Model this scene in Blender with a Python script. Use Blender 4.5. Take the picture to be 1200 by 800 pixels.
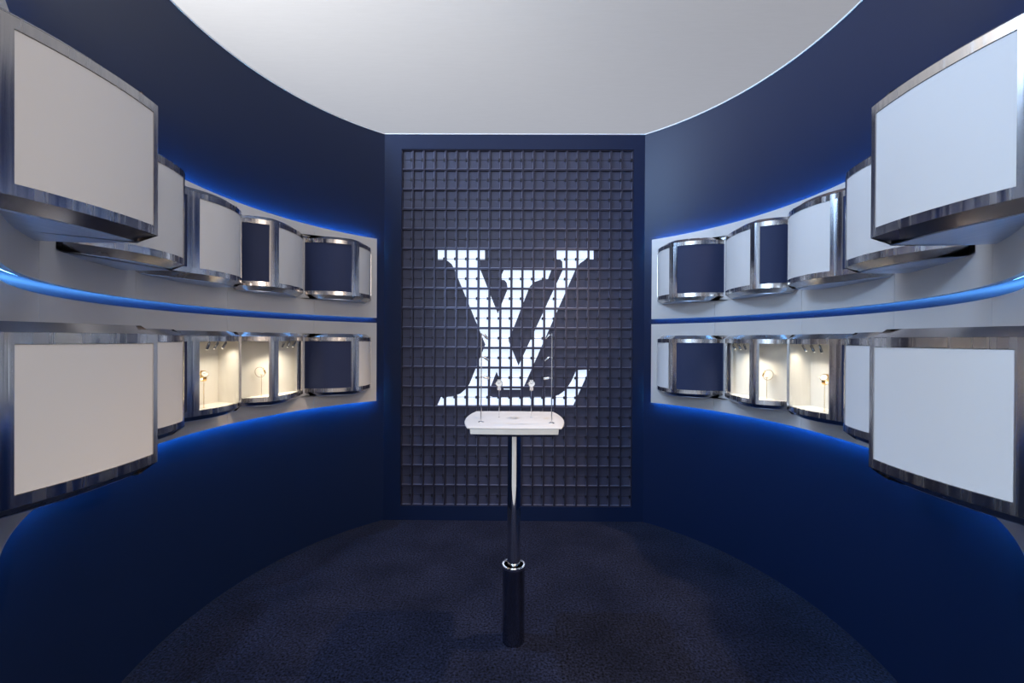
import bpy, bmesh, math, random
from mathutils import Vector, Matrix
random.seed(4)
for o in list(bpy.data.objects): bpy.data.objects.remove(o)
S = bpy.context.scene
COL = S.collection
EYE = 1.40           # eye height; the room: x right, y forward, z up
R = math.radians

# ------------------------------------------------------------------ camera
F = 500.0
yaw, pitch, roll = -0.0063, 0.004, 0.005
cd = bpy.data.cameras.new('camera'); cam = bpy.data.objects.new('camera', cd); COL.objects.link(cam)
cd.sensor_fit = 'HORIZONTAL'; cd.sensor_width = 36.0; cd.lens = 36.0 * F / 1200.0
cd.clip_start = 0.02; cd.clip_end = 60
def rot(a, ax):
    c, s = math.cos(a), math.sin(a)
    return {'x': Matrix(((1, 0, 0), (0, c, -s), (0, s, c))), 'y': Matrix(((c, 0, s), (0, 1, 0), (-s, 0, c))),
            'z': Matrix(((c, -s, 0), (s, c, 0), (0, 0, 1)))}[ax]
m = rot(yaw, 'y') @ rot(pitch, 'x') @ rot(roll, 'z')       # columns right, up, forward in (x right, y up, z forward)
def rm(v): return Vector((v[0], v[2], v[1]))
rg, up, fw = rm(m.col[0]), rm(m.col[1]), rm(m.col[2])
M4 = Matrix.Identity(4)
for i in range(3): M4[i][0] = rg[i]; M4[i][1] = up[i]; M4[i][2] = -fw[i]
M4[0][3] = 0.008; M4[1][3] = 0.0; M4[2][3] = EYE
cam.matrix_world = M4
S.camera = cam

# ------------------------------------------------------------------ view and world
S.view_settings.view_transform = 'Standard'; S.view_settings.look = 'None'
S.view_settings.gamma = 1.0; S.view_settings.exposure = 1.10; S.view_settings.use_curve_mapping = False
S.cycles.use_denoising = True
S.cycles.max_bounces = 8; S.cycles.diffuse_bounces = 4; S.cycles.glossy_bounces = 5; S.cycles.transparent_max_bounces = 12
S.cycles.sample_clamp_indirect = 4.0
W = bpy.data.worlds.new('hall_light'); S.world = W; W.use_nodes = True
nt = W.node_tree; nt.nodes.clear()
wo = nt.nodes.new('ShaderNodeOutputWorld'); bg = nt.nodes.new('ShaderNodeBackground')
tc = nt.nodes.new('ShaderNodeTexCoord'); sp = nt.nodes.new('ShaderNodeSeparateXYZ')
mr = nt.nodes.new('ShaderNodeMapRange'); rp = nt.nodes.new('ShaderNodeValToRGB')
nt.links.new(tc.outputs['Generated'], sp.inputs[0]); nt.links.new(sp.outputs['X'], mr.inputs['Value'])
mr.inputs['From Min'].default_value = -1; mr.inputs['From Max'].default_value = 1
nt.links.new(mr.outputs[0], rp.inputs[0])
rp.color_ramp.elements[0].position = 0.1; rp.color_ramp.elements[0].color = (0.44, 0.58, 0.82, 1)
rp.color_ramp.elements[1].position = 0.75; rp.color_ramp.elements[1].color = (0.36, 0.30, 0.27, 1)
nt.links.new(rp.outputs[0], bg.inputs[0]); bg.inputs[1].default_value = 0.55
nt.links.new(bg.outputs[0], wo.inputs[0])

def area(name, loc, target, size, sizey, power, color, spread=180):
    l = bpy.data.lights.new(name, 'AREA'); l.shape = 'RECTANGLE'; l.size = size; l.size_y = sizey
    l.energy = power; l.color = color; l.spread = R(spread)
    o = bpy.data.objects.new(name, l); COL.objects.link(o); o.location = loc
    o.rotation_euler = (Vector(target) - Vector(loc)).to_track_quat('-Z', 'Y').to_euler(); return o
def spot(name, loc, target, power, color, angle=60, blend=0.3, radius=0.03):
    l = bpy.data.lights.new(name, 'SPOT'); l.energy = power; l.color = color; l.spot_size = R(angle)
    l.spot_blend = blend; l.shadow_soft_size = radius
    o = bpy.data.objects.new(name, l); COL.objects.link(o); o.location = loc
    o.rotation_euler = (Vector(target) - Vector(loc)).to_track_quat('-Z', 'Y').to_euler(); return o
# lamps of the hall around the open-topped booth, plus added fill lights
area('ceiling_fill_light', (-3.6, 1.5, 2.6), (-1.2, 2.4, 4.6), 1.5, 3.0, 84, (1.0, 0.93, 0.84))  # unseen light added to brighten the ceiling from the left
area('cool_light', (-3.3, 1.0, 4.35), (1.4, 2.4, 1.8), 1.3, 1.6, 95, (0.36, 0.60, 1.0))
area('cool_light', (-1.5, -1.8, 2.4), (1.5, 2.0, 1.5), 1.6, 1.6, 26, (0.55, 0.75, 1.0))  # added fill from behind the camera, for the right-hand panels
area('warm_fill_light', (1.5, -1.8, 2.4), (-1.5, 2.0, 1.4), 1.4, 1.4, 19, (1.0, 0.86, 0.74))  # added fill from behind the camera, for the left-hand panels
spot('hall_spot', (1.84, 2.2, 4.3), (-0.2, 2.1, 0.0), 165, (1.0, 0.74, 0.50), 50, 0.5, 0.04)
spot('hall_spot', (-1.53, 2.2, 4.3), (0.2, 2.1, 0.0), 145, (0.42, 0.62, 1.0), 50, 0.5, 0.05)

area('soft_fill_light', (0.0, 1.9, 4.5), (0.0, 2.1, 0.0), 2.4, 2.4, 6, (0.80, 0.86, 1.0))  # broad overhead fill added to soften the light on the floor

# ------------------------------------------------------------------ materials
def mat(name, color, rough=0.5, metal=0.0, emit=None, estr=0.0, spec=0.5, coat=0.0):
    m = bpy.data.materials.new(name); m.use_nodes = True
    b = m.node_tree.nodes['Principled BSDF']
    b.inputs['Base Color'].default_value = (*color, 1); b.inputs['Roughness'].default_value = rough
    b.inputs['Metallic'].default_value = metal; b.inputs['Specular IOR Level'].default_value = spec
    b.inputs['Coat Weight'].default_value = coat
    if emit: b.inputs['Emission Color'].default_value = (*emit, 1); b.inputs['Emission Strength'].default_value = estr
    return m
def noisy(m, scale, vec=(1, 1, 1), cmix=None, rmix=None, bump=0.0, dist=0.002, detail=4):
    t = m.node_tree; b = t.nodes['Principled BSDF']
    c = t.nodes.new('ShaderNodeTexCoord'); mp = t.nodes.new('ShaderNodeMapping'); n = t.nodes.new('ShaderNodeTexNoise')
    mp.inputs['Scale'].default_value = vec; n.inputs['Scale'].default_value = scale; n.inputs['Detail'].default_value = detail
    t.links.new(c.outputs['Object'], mp.inputs[0]); t.links.new(mp.outputs[0], n.inputs['Vector'])
    if cmix:
        r = t.nodes.new('ShaderNodeValToRGB'); r.color_ramp.elements[0].position = 0.3; r.color_ramp.elements[1].position = 0.72
        r.color_ramp.elements[0].color = (*cmix[0], 1); r.color_ramp.elements[1].color = (*cmix[1], 1)
        t.links.new(n.outputs[0], r.inputs[0]); t.links.new(r.outputs[0], b.inputs['Base Color'])
    if rmix:
        r = t.nodes.new('ShaderNodeMapRange'); r.inputs['From Min'].default_value = 0.3; r.inputs['From Max'].default_value = 0.7
        r.inputs['To Min'].default_value = rmix[0]; r.inputs['To Max'].default_value = rmix[1]
        t.links.new(n.outputs[0], r.inputs[0]); t.links.new(r.outputs[0], b.inputs['Roughness'])
    if bump:
        bp = t.nodes.new('ShaderNodeBump'); bp.inputs['Strength'].default_value = bump; bp.inputs['Distance'].default_value = dist
        t.links.new(n.outputs[0], bp.inputs['Height'])
        if b.inputs['Normal'].is_linked:
            t.links.new(b.inputs['Normal'].links[0].from_socket, bp.inputs['Normal'])
        t.links.new(bp.outputs[0], b.inputs['Normal'])
    return m
M = {}
M['navy_wall'] = noisy(mat('navy_wall', (0.0055, 0.0145, 0.054), 0.40, spec=0.33), 260, bump=0.05, dist=0.0006)
M['band'] = noisy(mat('band', (0.68, 0.665, 0.655), 0.45, 0.12), 8, (1, 1, 0.2), rmix=(0.38, 0.5))
M['steel'] = noisy(mat('steel', (0.66, 0.63, 0.61), 0.22, 1.0), 60, (1, 1, 0.02), rmix=(0.10, 0.34), bump=0.25, dist=0.0015, detail=3)
M['rim'] = noisy(mat('rim', (0.50, 0.47, 0.46), 0.24, 1.0), 5, rmix=(0.20, 0.30))
M['lip'] = mat('lip', (0.30, 0.32, 0.46), 0.35, 0.7)  # brighter colour stands in for the highlights on the cell edges
M['plate'] = noisy(mat('plate', (0.46, 0.53, 0.68), 0.30, 1.0), 90, (1, 0.1, 1), rmix=(0.28, 0.42), bump=0.05, dist=0.001)  # blue glow of the light strips mixed into the metal colour
M['chrome'] = mat('chrome', (0.78, 0.77, 0.77), 0.05, 1.0)
M['white_panel'] = noisy(mat('white_panel', (0.74, 0.73, 0.73), 0.75, spec=0.2), 700, bump=0.06, dist=0.0004)
M['navy_panel'] = noisy(mat('navy_panel', (0.022, 0.032, 0.085), 0.6, spec=0.3), 700, bump=0.06, dist=0.0004)
M['lining'] = noisy(mat('lining', (0.77, 0.73, 0.66), 0.8, spec=0.2), 500, bump=0.05, dist=0.0004)
M['ceiling'] = noisy(mat('ceiling', (0.78, 0.78, 0.76), 0.9, spec=0.1), 6, (1, 8, 1), cmix=((0.765, 0.765, 0.75), (0.785, 0.785, 0.77)))
M['hall_floor'] = noisy(mat('hall_floor', (0.60, 0.55, 0.48), 0.5), 3, cmix=((0.56, 0.51, 0.44), (0.64, 0.59, 0.52)))
M['trim'] = mat('trim', (0.85, 0.85, 0.85), 0.5)
M['dark_gap'] = mat('dark_gap', (0.008, 0.010, 0.02), 0.6)
M['flap_dark'] = noisy(mat('flap_dark', (0.048, 0.052, 0.098), 0.45, spec=0.5), 30, rmix=(0.36, 0.55))
M['flap_grid'] = mat('flap_grid', (0.05, 0.05, 0.085), 0.28, 0.55)
M['flap_white_glow'] = mat('flap_white_glow', (0.8, 0.85, 0.95), 0.5, emit=(0.66, 0.79, 1.0), estr=0.37)  # white flaps, with a glow added to bring up their brightness
M['hinge'] = mat('hinge', (0.01, 0.01, 0.018), 0.4)
M['led'] = mat('led', (0.1, 0.3, 0.9), 0.5, emit=(0.06, 0.50, 1.0), estr=52.0)
M['led_gap'] = mat('led_gap', (0.1, 0.3, 0.9), 0.5, emit=(0.12, 0.42, 1.0), estr=11.0)
M['leather'] = mat('leather', (0.60, 0.57, 0.545), 0.55)
M['chrome_dark'] = mat('chrome_dark', (0.34, 0.35, 0.40), 0.07, 1.0)
M['gold'] = mat('gold', (0.85, 0.62, 0.30), 0.18, 1.0)
M['dial'] = mat('dial', (0.85, 0.84, 0.80), 0.3)
M['dial_dark'] = mat('dial_dark', (0.03, 0.03, 0.04), 0.3)
M['black'] = mat('black', (0.015, 0.015, 0.018), 0.35)
M['lens'] = mat('lens', (1, 1, 1), 0.4, emit=(1.0, 0.88, 0.70), estr=0.9)
fl = noisy(mat('carpet', (0.02, 0.02, 0.03), 0.95, spec=0.15), 3.2, cmix=((0.0075, 0.0095, 0.023), (0.0165, 0.0195, 0.042)))
M['carpet'] = noisy(fl, 260, bump=1.0, dist=0.006)
_t = fl.node_tree; _b = _t.nodes['Principled BSDF']; _src = _b.inputs['Base Color'].links[0].from_socket
_n = _t.nodes.new('ShaderNodeTexNoise'); _n.inputs['Scale'].default_value = 95; _n.inputs['Detail'].default_value = 3
_c = _t.nodes.new('ShaderNodeTexCoord'); _t.links.new(_c.outputs['Object'], _n.inputs['Vector'])
_r = _t.nodes.new('ShaderNodeMapRange'); _r.inputs['From Min'].default_value = 0.3; _r.inputs['From Max'].default_value = 0.7
_r.inputs['To Min'].default_value = 0.05; _r.inputs['To Max'].default_value = 2.1; _t.links.new(_n.outputs[0], _r.inputs[0])
_m = _t.nodes.new('ShaderNodeVectorMath'); _m.operation = 'SCALE'; _t.links.new(_src, _m.inputs[0]); _t.links.new(_r.outputs[0], _m.inputs['Scale'])
_t.links.new(_m.outputs[0], _b.inputs['Base Color'])
g = bpy.data.materials.new('glass'); g.use_nodes = True; t = g.node_tree; t.nodes.clear()
o_ = t.nodes.new('ShaderNodeOutputMaterial'); mx = t.nodes.new('ShaderNodeMixShader'); tr = t.nodes.new('ShaderNodeBsdfTransparent')
gl = t.nodes.new('ShaderNodeBsdfGlossy'); fr = t.nodes.new('ShaderNodeFresnel'); fr.inputs[0].default_value = 1.35
gl.inputs['Roughness'].default_value = 0.02; tr.inputs[0].default_value = (0.97, 0.98, 0.98, 1)
ge = t.nodes.new('ShaderNodeNewGeometry'); ml = t.nodes.new('ShaderNodeMath'); ml.operation = 'SUBTRACT'; ml.use_clamp = True
t.links.new(fr.outputs[0], ml.inputs[0]); t.links.new(ge.outputs['Backfacing'], ml.inputs[1]); t.links.new(ml.outputs[0], mx.inputs[0]); t.links.new(tr.outputs[0], mx.inputs[1]); t.links.new(gl.outputs[0], mx.inputs[2]); t.links.new(mx.outputs[0], o_.inputs[0])
M['glass'] = g

# ------------------------------------------------------------------ helpers
class MB:
    """collects faces, links them as one mesh object"""
    def __init__(s): s.v = []; s.f = []; s.mi = []
    def add(s, verts, faces, mi=0):
        n = len(s.v); s.v += [tuple(v) for v in verts]
        for f in faces: s.f.append([i + n for i in f]); s.mi.append(mi)
    def box(s, x0, x1, y0, y1, z0, z1, mi=0):
        s.add([(x, y, z) for z in (z0, z1) for y in (y0, y1) for x in (x0, x1)],
              [(0, 1, 3, 2), (4, 6, 7, 5), (0, 4, 5, 1), (2, 3, 7, 6), (0, 2, 6, 4), (1, 5, 7, 3)], mi)
    def ring_loft(s, rings, caps=True, mi=0):
        n = len(rings[0]); vs = [v for r in rings for v in r]; fs = []
        for k in range(len(rings) - 1):
            for i in range(n):
                j = (i + 1) % n
                fs.append((k * n + i, k * n + j, (k + 1) * n + j, (k + 1) * n + i))
        if caps: fs.append(tuple(reversed(range(n)))); fs.append(tuple((len(rings) - 1) * n + i for i in range(n)))
        s.add(vs, fs, mi)
    def prism(s, pts, z0, z1, mi=0):
        s.ring_loft([[(p[0], p[1], z0) for p in pts], [(p[0], p[1], z1) for p in pts]], True, mi)
    def lathe(s, prof, c=(0, 0, 0), n=40, axis=None, mi=0):
        q = Vector((0, 0, 1)).rotation_difference(Vector(axis)) if axis else None
        rings = []
        for r, z in prof:
            ring = []
            for i in range(n):
                a = 2 * math.pi * i / n; v = Vector((r * math.cos(a), r * math.sin(a), z))
                if q: v = q @ v
                ring.append(v + Vector(c))
            rings.append(ring)
        s.ring_loft(rings, True, mi)
    def tube(s, a, b, r, n=12, mi=0):
        d = Vector(b) - Vector(a)
        s.lathe([(r, 0), (r, d.length)], a, n, d, mi)
    def path_tube(s, pts, r, n=8, closed=False, mi=0):
        pts = [Vector(p) for p in pts]; rings = []
        N = len(pts); ref = None
        for i, p in enumerate(pts):
            a = pts[(i - 1) % N] if (closed or i > 0) else p; b = pts[(i + 1) % N] if (closed or i < N - 1) else p
            t_ = (b - a).normalized()
            if ref is None: ref = t_.orthogonal().normalized()
            u = (ref - t_ * ref.dot(t_)).normalized(); ref = u; w = t_.cross(u)
            rings.append([p + u * (r * math.cos(2 * math.pi * k / n)) + w * (r * math.sin(2 * math.pi * k / n)) for k in range(n)])
        if closed: rings.append(rings[0])
        s.ring_loft(rings, not closed, mi)
    def build(s, name, mats, parent=None, smooth=30, origin=None, bevel=0):
        if origin: s.v = [(v[0] - origin[0], v[1] - origin[1], v[2] - origin[2]) for v in s.v]
        me = bpy.data.meshes.new(name); me.from_pydata(s.v, [], s.f); 
        mats = mats if isinstance(mats, (list, tuple)) else [mats]
        for k in mats: me.materials.append(M[k])
        me.polygons.foreach_set('material_index', s.mi)
        bm = bmesh.new(); bm.from_mesh(me); bmesh.ops.remove_doubles(bm, verts=bm.verts, dist=1e-6)
        bmesh.ops.recalc_face_normals(bm, faces=bm.faces)
        if bevel: bmesh.ops.bevel(bm, geom=[e for e in bm.edges if e.is_manifold and e.calc_face_angle(0) > R(40)], offset=bevel, segments=2, affect='EDGES', clamp_overlap=True)
        if smooth:
            for f in bm.faces: f.smooth = True
            for e in bm.edges:
                if len(e.link_faces) != 2 or e.calc_face_angle(3) > R(smooth): e.smooth = False
        bm.to_mesh(me); bm.free()
        o = bpy.data.objects.new(name, me); COL.objects.link(o)
        if origin: o.location = origin
        if parent is not None:
            o.parent = parent; o.location = Vector(o.location) - Vector(parent.location)
        return o
def thing(name, label, cat, loc, group=None):
    o = bpy.data.objects.new(name, None); COL.objects.link(o); o.empty_display_size = 0.05
    o.location = loc; o['label'] = label; o['category'] = cat
    if group: o['group'] = group
    return o
def tag(o, label, cat, group=None):
    o['label'] = label; o['category'] = cat
    if group: o['group'] = group
    return o
def struct(o, label, cat):
    o['kind'] = 'structure'; o['label'] = label; o['category'] = cat; return o

# ------------------------------------------------------------------ the room
Z0 = 2.03; RW = 1.615; RB = 1.567; D = 3.295; HW = 1.0
HC = 1.58 + EYE; H1 = 0.755 + EYE; H2 = 0.160 + EYE; H3 = 0.122 + EYE; H4 = -0.466 + EYE
def P(a, r): a = R(a); return (r * math.sin(a), Z0 + r * math.cos(a))       # a from the back wall, growing to the sides
def arcwall(mb, s, r0, r1, a0, a1, z0, z1, n=72):
    ang = [a0 + (a1 - a0) * i / n for i in range(n + 1)]
    inn = [(s * P(a, r0)[0], P(a, r0)[1]) for a in ang]; out = [(s * P(a, r1)[0], P(a, r1)[1]) for a in ang]
    for i in range(n):
        a, b, c, d = inn[i], inn[i + 1], out[i + 1], out[i]
        vs = [(*p, z) for z in (z0, z1) for p in (a, b, c, d)]
        fs = [(0, 1, 5, 4), (2, 3, 7, 6), (0, 3, 2, 1), (4, 5, 6, 7)]
        if i == 0: fs.append((0, 4, 7, 3))
        if i == n - 1: fs.append((1, 2, 6, 5))
        mb.add(vs, fs)
mb = MB(); mb.box(-3, 3, 0.30, 4, -0.05, 0)
struct(mb.build('floor', 'carpet', smooth=0), 'dark navy cut-pile carpet on the floor', 'floor')
mb = MB(); mb.box(-7, 7, -7, 0.30, -0.05, 0)
struct(mb.build('floor', 'hall_floor', smooth=0), 'pale stone floor of the hall outside the booth', 'floor')
mb = MB(); mb.box(-12, 12, -7, 14, 4.6, 4.65)
struct(mb.build('ceiling', 'ceiling', smooth=0), 'plain pale grey ceiling', 'ceiling')
AW = math.degrees(math.asin(HW / RW))
for s, side in ((-1, 'left'), (1, 'right')):
    mb = MB(); arcwall(mb, s, RW, RW + 0.06, AW, 142.5, 0, HC, 96)
    struct(mb.build('wall_' + side, 'navy_wall'), 'curved navy wall on the %s of the booth' % side, 'wall')
    mb = MB(); arcwall(mb, s, RW - 0.004, RW + 0.06, AW, 142.5, HC, HC + 0.008, 96)
    struct(mb.build('trim_%d' % (1 if s < 0 else 2), 'trim'), 'thin white edge along the top of the %s wall' % side, 'trim')
# back wall: flat frame around the display opening
BX0, BX1, BZ0, BZ1 = -0.872, 0.918, 0.110, 2.868
mb = MB()
mb.box(-HW - 0.01, BX0, D, D + 0.10, 0, HC); mb.box(BX1, HW + 0.01, D, D + 0.10, 0, HC)
mb.box(BX0, BX1, D, D + 0.10, 0, BZ0); mb.box(BX0, BX1, D, D + 0.10, BZ1, HC)
struct(mb.build('wall_back', 'navy_wall', smooth=0), 'flat navy back wall framing the flap display', 'wall')
mb = MB(); mb.box(-HW - 0.01, HW + 0.01, D - 0.004, D + 0.1, HC, HC + 0.008)
struct(mb.build('trim_3', 'trim', smooth=0), 'thin white edge along the top of the back wall', 'trim')

# pale metal bands on the curved walls, upper and lower, in panels with fine joints
AB0 = 41.2; AB1 = 139.8
joints = [AB0, 58.5, 80.2, 101.0, 123.0, AB1]
n = 4
for s, side in ((-1, 'left'), (1, 'right')):
    for lev, z0, z1 in (('upper', H2, H1), ('lower', H4, H3)):
        mb = MB()
        for a, b in zip(joints[:-1], joints[1:]):
            arcwall(mb, s, RB, RB + 0.018, a + 0.03, b - 0.03, z0, z1, 20)
        struct(mb.build('trim_%d' % n, 'band'), '%s pale grey metal band curving along the %s wall' % (lev, side), 'wall panel'); n += 1
    for nm, z0, z1, mk, lab in (('top', H1 - 0.020, H1 - 0.012, 'led', 'blue light strip behind the upper edge of the upper band on the %s wall'),
                            ('mid', H2 + 0.003, H2 + 0.008, 'led_gap', 'blue light strip in the slot between the two bands on the %s wall'),
                            ('low', H4 + 0.012, H4 + 0.020, 'led', 'blue light strip behind the lower edge of the lower band on the %s wall')):
        mb = MB(); arcwall(mb, s, RB + 0.019, RB + 0.026, AB0 + 0.3, AB1 - 0.3, z0, z1, 60)
        tag(mb.build('light_strip', mk, smooth=0), lab % side, 'light strip')

# ------------------------------------------------------------------ cabinets
def arc_pts(a, b, sag, n, out):
    """n+1 points from a to b bulging by sag towards the side of `out`"""
    a = Vector(a); b = Vector(b); c = (a + b) / 2; d = b - a; L = d.length
    nrm = Vector((d.y, -d.x)).normalized()
    if nrm.dot(Vector(out) - c) < 0: nrm = -nrm
    if sag < 1e-4: return [a.lerp(b, i / n) for i in range(n + 1)]
    rad = (L * L / 4 + sag * sag) / (2 * sag); ctr = c - nrm * (rad - sag)
    half = math.asin(min(1, L / 2 / rad)); u = d.normalized()
    return [ctr + nrm * (rad * math.cos(t_)) + u * (rad * math.sin(t_)) for t_ in [-half + 2 * half * i / n for i in range(n + 1)]]
def offset(pts, d, inside):
    """mitred offset of an open polyline towards the point `inside`"""
    N = len(pts); nr = []
    for i in range(N - 1):
        t_ = (pts[i + 1] - pts[i]).normalized(); nr.append(Vector((t_.y, -t_.x)))
    sgn = 1 if nr[N // 2].dot(inside - pts[N // 2]) > 0 else -1
    out = []
    for i in range(N):
        a = nr[max(0, i - 1)]; b = nr[min(N - 2, i)]; mvec = (a + b).normalized()
        out.append(pts[i] + mvec * (sgn * d / max(0.35, mvec.dot(a))))
    return out
C0 = Vector((0, Z0)); REND = RB + 0.003
def tocircle(q, p, d=None):
    """move end point p along the line q->p onto the band circle"""
    d = d or (p - q).normalized(); w = p - C0; b = w.dot(d); c = w.dot(w) - REND * REND
    cand = [t_ for t_ in (-b + math.sqrt(max(0, b * b - c)), -b - math.sqrt(max(0, b * b - c)))]
    t_ = min(cand, key=abs)
    return p + d * t_ if abs(t_) < 0.12 else C0 + w.normalized() * REND
class Plan:
    """front outline of a cabinet from the band, around its ridges and back to the band"""
    def __init__(s, corners, sags, stiles):
        # corners: P0,N,F,P3 ; stiles: per side (start,end) widths
        s.pts = []; s.mark = []
        s.sides = []
        ins = (Vector(P(*s_mid(corners))))
        for k in range(len(corners) - 1):
            a, b = corners[k], corners[k + 1]
            L = (Vector(b) - Vector(a)).length; n_ = 24 if L > 0.1 else 6
            ap = arc_pts(a, b, sags[k], n_, (0, Z0))
            st = stiles[k]; start = len(s.pts) - (1 if s.pts else 0)
            # insert break points by length
            cum = [0]
            for i in range(n_): cum.append(cum[-1] + (ap[i + 1] - ap[i]).length)
            brk = [st[0], cum[-1] - st[1]] if cum[-1] > st[0] + st[1] + 0.02 else []
            res = [(cum[i], ap[i], None) for i in range(n_ + 1)]
            for j, bk in enumerate(brk):
                for i in range(n_):
                    if cum[i] <= bk <= cum[i + 1]:
                        f = (bk - cum[i]) / (cum[i + 1] - cum[i]); res.append((bk, ap[i].lerp(ap[i + 1], f), j)); break
            res = sorted(res, key=lambda t_: t_[0])
            res = [r for i, r in enumerate(res) if r[2] is not None or i in (0, len(res) - 1) or all(abs(r[0] - bk) > 0.003 for bk in brk)]
            idx = {}
            for i, r in enumerate(res):
                if r[2] is not None: idx[r[2]] = start + i
            if s.pts: s.pts += [r[1] for r in res[1:]]
            else: s.pts += [r[1] for r in res]
            s.sides.append((start, idx.get(0), idx.get(1), start + len(res) - 1))
        s.inside = ins
        s.pts[0] = tocircle(s.pts[1], s.pts[0]); s.pts[-1] = tocircle(s.pts[-2], s.pts[-1])
    def off(s, d):
        if abs(d) < 1e-6: return s.pts
        o = offset(s.pts, d, s.inside)
        o[0] = tocircle(o[1], o[0], (s.pts[0] - s.pts[1]).normalized()); o[-1] = tocircle(o[-2], o[-1], (s.pts[-1] - s.pts[-2]).normalized())
        for i in range(1, len(o) - 1):
            w = o[i] - C0
            if w.length > REND: o[i] = C0 + w.normalized() * REND
        return o
    def back(s, o, r=REND, n=16):
        a0 = math.atan2(o[-1].x, o[-1].y - Z0); a1 = math.atan2(o[0].x, o[0].y - Z0)
        return [Vector((r * math.sin(a0 + (a1 - a0) * i / n), Z0 + r * math.cos(a0 + (a1 - a0) * i / n))) for i in range(1, n)]
def s_mid(corners):
    v = Vector((0, 0))
    for c in corners: v += Vector(c)
    v /= len(corners); a = math.degrees(math.atan2(v.x, v.y - Z0))
    return (a, RB)
def strip(mb, pl, sgn, i0, i1, d0, d1, z0, z1):
    o0, o1 = pl.off(d0), pl.off(d1)
    rings = []
    for i in range(i0, i1 + 1):
        a, b = o0[i], o1[i]
        rings.append([(sgn * a.x, a.y, z0), (sgn * a.x, a.y, z1), (sgn * b.x, b.y, z1), (sgn * b.x, b.y, z0)])
    mb.ring_loft(rings, True)
def slab(mb, pl, sgn, layers, mi=0):
    rings = []
    for d, z in layers:
        o = pl.off(d); pts = list(o) + pl.back(o)
        rings.append([(sgn * p.x, p.y, z) for p in pts])
    mb.ring_loft(rings, True, mi)

CAB = {  # far to near: corners P0, N, F, P3 (right-hand side), bulges
    5: ([(1.392, 2.795), (1.074, 2.886), (1.062, 3.168)], [0.040, 0.030], [(0.012, 0.026), (0.036, 0.010)]),
    4: ([(1.534, 2.310), (1.343, 2.390), (1.352, 2.735), (1.385, 2.765)], [0.022, 0.030, 0.0], [(0.010, 0.026), (0.030, 0.014), (0, 0)]),
    3: ([(1.530, 1.705), (1.433, 1.900), (1.428, 2.235), (1.553, 2.250)], [0.015, 0.045, 0.005], [(0.020, 0.026), (0.028, 0.012), (0.012, 0.010)]),
    2: ([(1.372, 1.275), (1.322, 1.345), (1.306, 1.690), (1.530, 1.690)], [0.003, 0.040, 0.015], [(0, 0), (0.032, 0.016), (0.020, 0.020)]),
    1: ([(1.030, 0.838), (1.008, 1.208), (1.310, 1.195)], [0.022, 0.02], [(0.034, 0.018), (0.025, 0.020)]),
}
T_UP, B_UP = 0.658 + EYE, 0.290 + EYE
T_LO, B_LO = 0.011 + EYE, -0.352 + EYE
RAIL = 0.025; CH = 0.036; CHZ = 0.023
PLANS = {k: Plan(*v) for k, v in CAB.items()}
ords = {5: 'farthest', 4: 'second', 3: 'third', 2: 'fourth', 1: 'nearest'}
def cab_label(k, side, lev):
    d = {
        ('upper', 5): 'navy-faced rounded steel case by the back wall, upper row, %s wall',
        ('upper', 4): 'steel case with navy and pale faces, second from back wall, upper row, %s wall',
        ('upper', 3): 'pale-fronted rounded steel case in the middle of the upper row, %s wall',
        ('upper', 2): 'pale-fronted steel case partly behind the largest, upper row, %s wall',
        ('upper', 1): 'largest pale-fronted steel case, nearest the viewer, upper row, %s wall',
        ('lower', 5): 'navy-faced rounded steel case by the back wall, lower row, %s wall',
        ('lower', 4): 'lit glass case holding a side-on gold watch, lower row, %s wall',
        ('lower', 3): 'lit glass case with spotlights, beside the closed pale case, lower row, %s wall',
        ('lower', 2): 'closed pale case partly behind the largest, lower row, %s wall',
        ('lower', 1): 'largest closed pale case, nearest the viewer, lower row, %s wall'}
    return d[(lev, k)] % side
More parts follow.
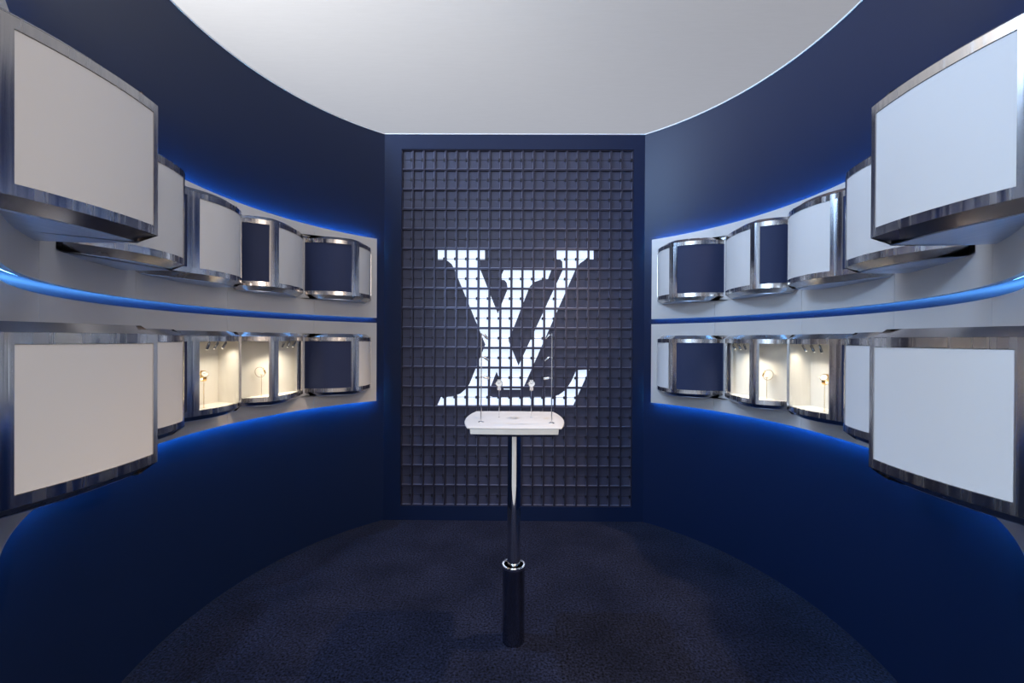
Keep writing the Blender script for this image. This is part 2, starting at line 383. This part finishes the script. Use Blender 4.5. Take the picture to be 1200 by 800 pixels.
def cabinet(k, sgn, lev):
    pl = PLANS[k]; side = 'left' if sgn < 0 else 'right'
    T, B = (T_UP, B_UP) if lev == 'upper' else (T_LO, B_LO)
    ca, cr = s_mid(CAB[k][0]); bx, by = P(ca, RB - 0.02)
    root = thing('display_case', cab_label(k, side, lev), 'display case', (sgn * bx, by, B - CHZ), 'display cases on the %s wall' % side)
    vit = lev == 'lower' and k in (3, 4)
    mb = MB(); N = len(pl.pts) - 1
    strip(mb, pl, sgn, 0, N, 0, 0.013, T - RAIL, T); strip(mb, pl, sgn, 0, N, 0, 0.013, B, B + RAIL)
    for (a, b, c, d) in pl.sides:
        if b is None: strip(mb, pl, sgn, a, d, 0, 0.013, B + RAIL, T - RAIL)
        else:
            if b > a: strip(mb, pl, sgn, a, b, 0, 0.013, B + RAIL, T - RAIL)
            if d > c: strip(mb, pl, sgn, c, d, 0, 0.013, B + RAIL, T - RAIL)
    mb.build('frame', 'steel', root)
    mb = MB(); slab(mb, pl, sgn, [(0.0, T - 0.001), (0.0, T), (CH, T + CHZ)]); mb.build('top_rim', 'rim', root)
    mb = MB(); slab(mb, pl, sgn, [(CH, B - CHZ), (0.0, B), (0.0, B + 0.001)]); mb.build('bottom_rim', 'rim', root)
    mb = MB(); slab(mb, pl, sgn, [(CH + 0.004, B - CHZ - 0.003), (CH + 0.004, B - CHZ)]); mb.build('underside_plate', 'plate', root)
    for q, (a, b, c, d) in enumerate(pl.sides):
        if b is None or c is None or c <= b: continue
        mb = MB()
        if vit and (q == 2 or (k == 3 and q == 0)):
            strip(mb, pl, sgn, b, c, 0.0025, 0.010, B + RAIL + 0.0012, T - RAIL - 0.0012)
            mb.build('panel', 'navy_panel', root)['label'] = 'navy closed side panel'
        elif vit:
            strip(mb, pl, sgn, b, c, 0.005, 0.008, B + RAIL, T - RAIL); mb.build('glass_pane', 'glass', root)
        else:
            kind = 'navy_panel' if q == 0 and k != 1 else 'white_panel'
            strip(mb, pl, sgn, b, c, 0.0025, 0.010, B + RAIL + 0.0012, T - RAIL - 0.0012)
            o = mb.build('panel', kind, root); o['label'] = 'navy curved panel' if kind == 'navy_panel' else 'pale curved panel'
    if vit:
        mb = MB(); slab(mb, pl, sgn, [(0.014, B + 0.001), (0.014, B + 0.018)]); mb.build('shelf', 'lining', root)
        mb = MB(); slab(mb, pl, sgn, [(0.014, T - 0.010), (0.014, T - 0.001)]); mb.build('inner_ceiling', 'lining', root)
        for q, (a, b, c, d) in enumerate(pl.sides):
            if q == 2 or (k == 3 and q == 0):
                mb = MB(); strip(mb, pl, sgn, a, d, 0.0135, 0.0175, B + 0.018, T - 0.010); mb.build('side_lining', 'lining', root)
        o = pl.off(0.014); mb = MB(); bk = [o[-1]] + pl.back(o) + [o[0]]
        a0, a1 = bk[0], bk[-1]
        rings = []
        for p_ in bk:
            u = (C0 - p_).normalized(); q_ = p_ + u * 0.008
            rings.append([(sgn * p_.x, p_.y, B + 0.018), (sgn * p_.x, p_.y, T - 0.010), (sgn * q_.x, q_.y, T - 0.010), (sgn * q_.x, q_.y, B + 0.018)])
        mb.ring_loft(rings); mb.build('back_lining', 'lining', root)
        spots = [(1.455, 2.035), (1.460, 2.100), (1.463, 2.165)] if k == 3 else [(1.388, 2.575), (1.382, 2.630), (1.376, 2.685)]
        for i, (x, y) in enumerate(spots):
            zt = T - 0.010; tilt = (sgn * 0.30, [-0.1, -0.35, -0.5][i] * (1 if k == 3 else 1), -1)
            mb = MB(); d = Vector(tilt).normalized(); c = Vector((sgn * x, y, zt - 0.022))
            mb.tube((sgn * x, y, zt), (sgn * x, y, zt - 0.022), 0.002, 8)
            mb.lathe([(0.0045, 0), (0.0058, 0.003), (0.0058, 0.034), (0.0050, 0.036)], c - d * 0.002, 16, d)
            sp_ = mb.build('spotlight', 'chrome_dark', root)
            mb = MB(); mb.lathe([(0.0042, 0), (0.0042, 0.0015)], c + d * 0.0335, 14, d); mb.build('lens', 'lens', sp_).matrix_parent_inverse = Matrix()
            sp_.children[0].location = (0, 0, 0)
            for v in sp_.children[0].data.vertices: pass
        l = bpy.data.lights.new('vitrine_lamp', 'AREA'); l.shape = 'RECTANGLE'; l.size = 0.05; l.size_y = 0.2
        l.energy = 0.24 if k == 3 else 0.42; l.spread = R(120); l.color = (1.0, 0.89, 0.72)
        lo = bpy.data.objects.new('vitrine_lamp', l); COL.objects.link(lo)
        lo.location = (sgn * spots[1][0], spots[1][1] if k == 3 else 2.52, T - 0.055)
    return root
for sgn in (-1, 1):
    for k in (1, 2, 3, 4, 5):
        for lev in ('upper', 'lower'):
            cabinet(k, sgn, lev)

# ------------------------------------------------------------------ watches
def watch(label, loc, face, metal='gold', dialm='dial', scale=1.0, foot=None, rod_r=0.0012, group=None, style='front'):
    """wristwatch closed in a loop on a thin upright stem; face = direction the dial looks (unit xy)"""
    root = thing('wristwatch', label, 'watch', loc, group)
    cx, cy, cz = loc; f = Vector(face).normalized(); upv = Vector((0, 0, 1)); sd = f.cross(upv).normalized(); upv = sd.cross(f)
    c = Vector((cx, cy, cz)); rr = 0.0165 * scale
    mb = MB(); mb.lathe([(rr * 0.9, -0.004), (rr, -0.002), (rr, 0.002), (rr * 0.9, 0.0045), (rr * 0.84, 0.0045), (rr * 0.84, 0.003)], c, 32, f)
    mb.lathe([(0.0022, 0), (0.0022, 0.004)], c + sd * (rr), 10, sd); mb.build('case', metal, root)
    mb = MB(); mb.lathe([(rr * 0.84, 0.0028), (rr * 0.84, 0.0033)], c, 32, f); dl = mb.build('dial', dialm, root)
    mb = MB()
    for ang, ln, w in ((60, 0.5, 0.0009), (-50, 0.7, 0.0006)):
        a = R(ang); d = upv * math.cos(a) + sd * math.sin(a); p = sd * math.cos(a) - upv * math.sin(a); b = c + f * 0.0036
        q = [b - p * w, b + p * w, b + p * w + d * rr * ln, b - p * w + d * rr * ln]
        mb.ring_loft([q, [v + f * 0.0005 for v in q]])
    hd = mb.build('hands', 'dial_dark' if dialm == 'dial' else 'dial', root)
    # bracelet: closed loop behind the case
    mb = MB(); n = 30; A, Bz = 0.021 * scale, 0.026 * scale; ctr = c - f * A * 0.95
    for i in range(n):
        t0 = 2 * math.pi * (i + 0.08) / n; t1 = 2 * math.pi * (i + 0.92) / n
        if math.cos(2 * math.pi * (i + 0.5) / n) > 0.80: continue
        w = 0.0085 * scale * (1 - 0.25 * (1 - math.cos(2 * math.pi * (i + .5) / n)) / 2)
        def pt(t_, ro): return ctr + f * (A + ro) * math.cos(t_) + upv * (Bz + ro) * math.sin(t_)
        ring = lambda t_: [pt(t_, -0.0012) - sd * w, pt(t_, 0.0012) - sd * w, pt(t_, 0.0012) + sd * w, pt(t_, -0.0012) + sd * w]
        mb.ring_loft([ring(t0), ring(t1)])
    mb.build('bracelet', metal, root)
    return root
def stem(label, x, y, z0, z1, r=0.0013, metal='chrome', group=None):
    mb = MB(); mb.lathe([(0.005, 0), (0.005, 0.0015), (r, 0.002), (r, z1 - z0), (r * 0.6, z1 - z0 + 0.001)], (x, y, z0), 14)
    # cradle the watch loop hangs on
    mb.tube((x - 0.008, y, z1), (x + 0.008, y, z1), r * 1.4, 10)
    return tag(mb.build('watch_stand', metal, origin=(x, y, z0)), label, 'watch stand', group)
FLO = B_LO + 0.018
for s, side in ((-1, 'left'), (1, 'right')):
    # watch seen from the side, on its stem
    x, y, z = s * 1.435, 2.475, EYE - 0.188
    watch('gold watch seen side-on inside a lit lower glass case, %s wall' % side, (x + s * 0.014, y, z), (-s * 0.84, 0.50, 0.30), 'gold', 'dial', 1.15)
    stem('thin gold stem under the side-on watch in the lit case on the %s wall' % side, x + s * 0.035, y + 0.006, FLO, z - 0.024, metal='gold')
    x, y, z = s * 1.474, 2.03, EYE - 0.172
    watch('gold watch with a white dial in the middle lower display case on the %s wall' % side, (x, y, z), (-s * 0.75, -0.55, 0.45), 'gold', 'dial', 1.0)
    stem('thin gold stem under the white-dialled watch in the middle lower case, %s wall' % side, x + s * 0.012, y + 0.012, FLO, z - 0.030, metal='gold')

# ------------------------------------------------------------------ flap display on the back wall
NX, NZ = 21, 18
YB = D + 0.022
cw = (BX1 - BX0) / NX; chh = (BZ1 - BZ0) / NZ
def px(p, y):          # photo pixel on the plane at depth y -> wall x, z
    d = fw + rg * ((p[0] - 600) / F) + up * ((400 - p[1]) / F)
    t_ = y / d.y; return (0.008 + d.x * t_, EYE + d.z * t_)
Vp = [(50, 45), (260, 45), (260, 92), (225, 92), (240, 138), (410, 565), (607, 140), (606, 100), (596, 92), (570, 92), (570, 47), (745, 47), (745, 90), (708, 92), (685, 108), (665, 135),
      (428, 672), (345, 672), (125, 138), (112, 112), (92, 96), (72, 92), (50, 92)]
Lp = [(345, 137), (557, 137), (541, 180), (508, 182), (480, 192), (462, 210), (455, 225), (275, 686), (278, 700), (296, 705), (556, 705), (590, 696), (622, 672), (646, 635), (668, 585), (727, 582), (655, 741),
      (48, 741), (64, 705), (115, 702), (150, 690), (176, 668), (192, 645), (362, 222), (358, 196), (348, 184), (325, 180)]
mono = [[px((500 + a / 3.81, 280 + b / 3.81), YB) for a, b in q] for q in (Vp, Lp)]
def clip(poly, x0, x1, z0, z1):
    for ax, lim, sg in ((0, x0, 1), (0, x1, -1), (1, z0, 1), (1, z1, -1)):
        out = []
        for i in range(len(poly)):
            a, b = poly[i - 1], poly[i]
            ia, ib = sg * (a[ax] - lim) >= 0, sg * (b[ax] - lim) >= 0
            if ia != ib:
                t_ = (lim - a[ax]) / (b[ax] - a[ax]); out.append((a[0] + (b[0] - a[0]) * t_, a[1] + (b[1] - a[1]) * t_))
            if ib: out.append(b)
        poly = out
        if len(poly) < 3: return []
    ar = abs(sum(poly[i - 1][0] * poly[i][1] - poly[i][0] * poly[i - 1][1] for i in range(len(poly)))) / 2
    return poly if ar > 4e-6 else []
disp = thing('flap_display', 'large dark split-flap wall display showing a white interlocked letter monogram', 'display', ((BX0 + BX1) / 2, D, BZ0))
mb = MB(); mb.box(BX0, BX1, D + 0.045, D + 0.06, BZ0, BZ1); mb.build('backing_panel', 'dark_gap', disp, smooth=0)
# raised lattice between the cells
mb = MB(); g_ = 0.0110
for i in range(NX + 1):
    x = BX0 + i * cw; mb.box(max(BX0, x - g_ * 0.55), min(BX1, x + g_ * 0.55), D + 0.010, D + 0.046, BZ0, BZ1)
for j in range(NZ + 1):
    z = BZ0 + j * chh; mb.box(BX0, BX1, D + 0.008, D + 0.046, max(BZ0, z - g_ * 0.6), min(BZ1, z + g_ * 0.6))
mb.build('lattice', 'flap_grid', disp, smooth=0)
def cell(mb, i, j):
    x0 = BX0 + i * cw + g_ * 0.55 + 0.0015; x1 = BX0 + (i + 1) * cw - g_ * 0.55 - 0.0015
    z0 = BZ0 + j * chh + g_ * 0.6 + 0.0015; z1 = BZ0 + (j + 1) * chh - g_ * 0.6 - 0.0015; zm = (z0 + z1) / 2
    hit_ = False
    tilt = 0.0035 if random.random() < 0.8 else 0.007
    for (a, b, lo) in ((z0, zm - 0.0017, 1), (zm + 0.0017, z1, 0)):
        # flap plate, its free edge leaning a little forward, with a folded lip
        y0 = YB + 0.001; yt = y0; yb = y0
        if lo: yb = y0 - 0.0
        vs = [(x, y, z) for (y, z) in ((y0, a), (y0, b), (y0 + 0.003, b), (y0 + 0.003, a)) for x in (x0, x1)]
        mb.add(vs, [(0, 1, 3, 2), (2, 3, 5, 4), (4, 5, 7, 6), (6, 7, 1, 0), (0, 2, 4, 6), (1, 7, 5, 3)])
        for poly in mono:
            q = clip(poly, x0 + 0.0015, x1 - 0.0015, a, b)
            if q:
                hit_ = True; yy = YB + (0.0 if poly is mono[0] else 0.0002)
                mb.add([(p[0], yy, p[1]) for p in q], [tuple(range(len(q)))], 1)
                n_ = len(q)
                mb.add([(p[0], yy, p[1]) for p in q] + [(p[0], YB + 0.001, p[1]) for p in q], [(k_, (k_ + 1) % n_, n_ + (k_ + 1) % n_, n_ + k_) for k_ in range(n_)], 1)
    # bottom lip and side stop coloured brighter to paint in their edge highlights, and the hinge barrels
    mb.box(x0, x1, YB - 0.008, YB + 0.001, z0 - 0.001, z0 + 0.0024, 3)
    mb.box(x1 - 0.0018, x1, YB - 0.007, YB + 0.001, z0, z1, 3)
    mb.box(x1 - 0.0125, x1 - 0.001, YB - 0.010, YB, zm - 0.010, zm + 0.010, 2)
    mb.box(x0, x0 + 0.003, YB - 0.005, YB, zm - 0.004, zm + 0.004, 2)
    return hit_
cells = []
for j in range(NZ):
    for i in range(NX):
        x = BX0 + (i + .5) * cw; z = BZ0 + (j + .5) * chh
        lit = any(clip(poly, x - cw / 2, x + cw / 2, z - chh / 2, z + chh / 2) for poly in mono)
        cells.append(((0 if lit else 1), math.hypot(x - 0.02, z - EYE), i, j))
cells.sort()
rest = MB()
for n_, (a, b, i, j) in enumerate(cells):
    if n_ < 100:
        mb = MB(); cell(mb, i, j)
        mb.build('flap_module', ['flap_dark', 'flap_white_glow', 'hinge', 'lip'], disp, smooth=0)
    else: cell(rest, i, j)
o = rest.build('flap_module', ['flap_dark', 'flap_white_glow', 'hinge', 'lip'], disp, smooth=0); o['kind'] = 'stuff'

# ------------------------------------------------------------------ pedestal table
PX, PY = 0.0085, 1.985
TT = EYE - 0.3675
ped = thing('pedestal_table', 'small chrome pedestal table with a pale leather top, standing alone on the carpet', 'table', (PX, PY, 0))
mb = MB(); mb.lathe([(0.052, 0), (0.052, 0.342), (0.0525, 0.343), (0.0525, 0.345), (0.044, 0.345), (0.044, 0.20), (0.0, 0.20)], (PX, PY, 0), 64)
mb.build('base_sleeve', 'chrome_dark', ped, smooth=40)
mb = MB(); mb.lathe([(0.0525, 0.3452), (0.0545, 0.3462), (0.0545, 0.3565), (0.0525, 0.3585), (0.0455, 0.3585), (0.0440, 0.3565), (0.0440, 0.3452)], (PX, PY, 0), 64)
mb.build('collar', 'chrome', ped, smooth=40)
mb = MB(); mb.lathe([(0.031, 0.201), (0.031, TT - 0.045)], (PX, PY, 0), 56); mb.build('column', 'chrome', ped, smooth=40)
def plate_outline(off=0.0, n=16):
    hx, hy = 0.197 - off, 0.205 - off
    side = arc_pts((hx, -hy), (hx, hy), 0.030, n, (9, 0)); fr_ = arc_pts((-hx, -hy), (hx, -hy), 0.006, n, (0, -9))
    pts = list(fr_) + list(side[1:]) + [Vector((-p.x, -p.y)) for p in fr_[1:]] + [Vector((-p.x, -p.y)) for p in side[1:-1]]
    return [(PX + p.x, PY + p.y) for p in pts]
def platel(mb, layers):
    mb.ring_loft([[(x, y, z) for x, y in plate_outline(o_)] for o_, z in layers])
mb = MB(); platel(mb, [(0.001, TT - 0.006), (0.0, TT - 0.004), (0.0, TT - 0.0015), (0.0015, TT)]); mb.build('tabletop', 'leather', ped, smooth=50)
mb = MB(); platel(mb, [(0.034, TT - 0.044), (0.0125, TT - 0.030), (0.010, TT - 0.008), (0.012, TT - 0.006)]); mb.build('tray', 'chrome', ped, smooth=14)

# lamp stands with three small heads each
for s, bx, by, side in ((-1, -0.140, 1.897, 'left'), (1, 0.172, 1.880, 'right')):
    top = EYE + 0.028
    st = thing('lamp_stand', 'thin chrome rod with three tiny spotlights on the %s side of the tabletop' % side, 'lamp', (bx, by, TT), 'rod lamps on the table')
    mb = MB(); mb.lathe([(0.0135, 0), (0.0135, 0.002), (0.010, 0.0045), (0.0035, 0.006)], (bx, by, TT), 28); mb.build('base', 'chrome', st, smooth=40)
    mb = MB(); mb.lathe([(0.0026, 0.005), (0.0026, top - TT), (0.0018, top - TT + 0.001)], (bx, by, TT), 14); mb.build('pole', 'chrome', st)
    for zz, tl in ((top - 0.006, 0.9), (top - 0.105, 0.55), (top - 0.195, 0.15)):
        mb = MB(); e = Vector((bx - s * 0.012, by, zz)); mb.lathe([(0.0045, -0.004), (0.0045, 0.004)], (bx, by, zz), 12)
        mb.tube((bx, by, zz), e, 0.0016, 8)
        d = Vector((-s * 0.75, 0.12, -tl)).normalized()
        mb.lathe([(0.0042, 0), (0.0056, 0.002), (0.0056, 0.024), (0.0048, 0.026)], e - d * 0.002, 14, d)
        h = mb.build('lamp_head', 'chrome', st)
for s, wx, wy, side in ((-1, -0.064, 2.012, 'left'), (1, 0.088, 2.008, 'right')):
    zc = EYE - 0.206
    watch('small silver watch with a white dial, the %s one of two above the tabletop' % side, (wx, wy - 0.012, zc), (0.0, -1, 0.35), 'chrome', 'dial', 1.02, group='watches above the table')
    stem('thin chrome stem holding the %s watch above the tabletop' % side, wx, wy + 0.008, TT, zc - 0.030, 0.0017, 'chrome', 'watch stems on the table')
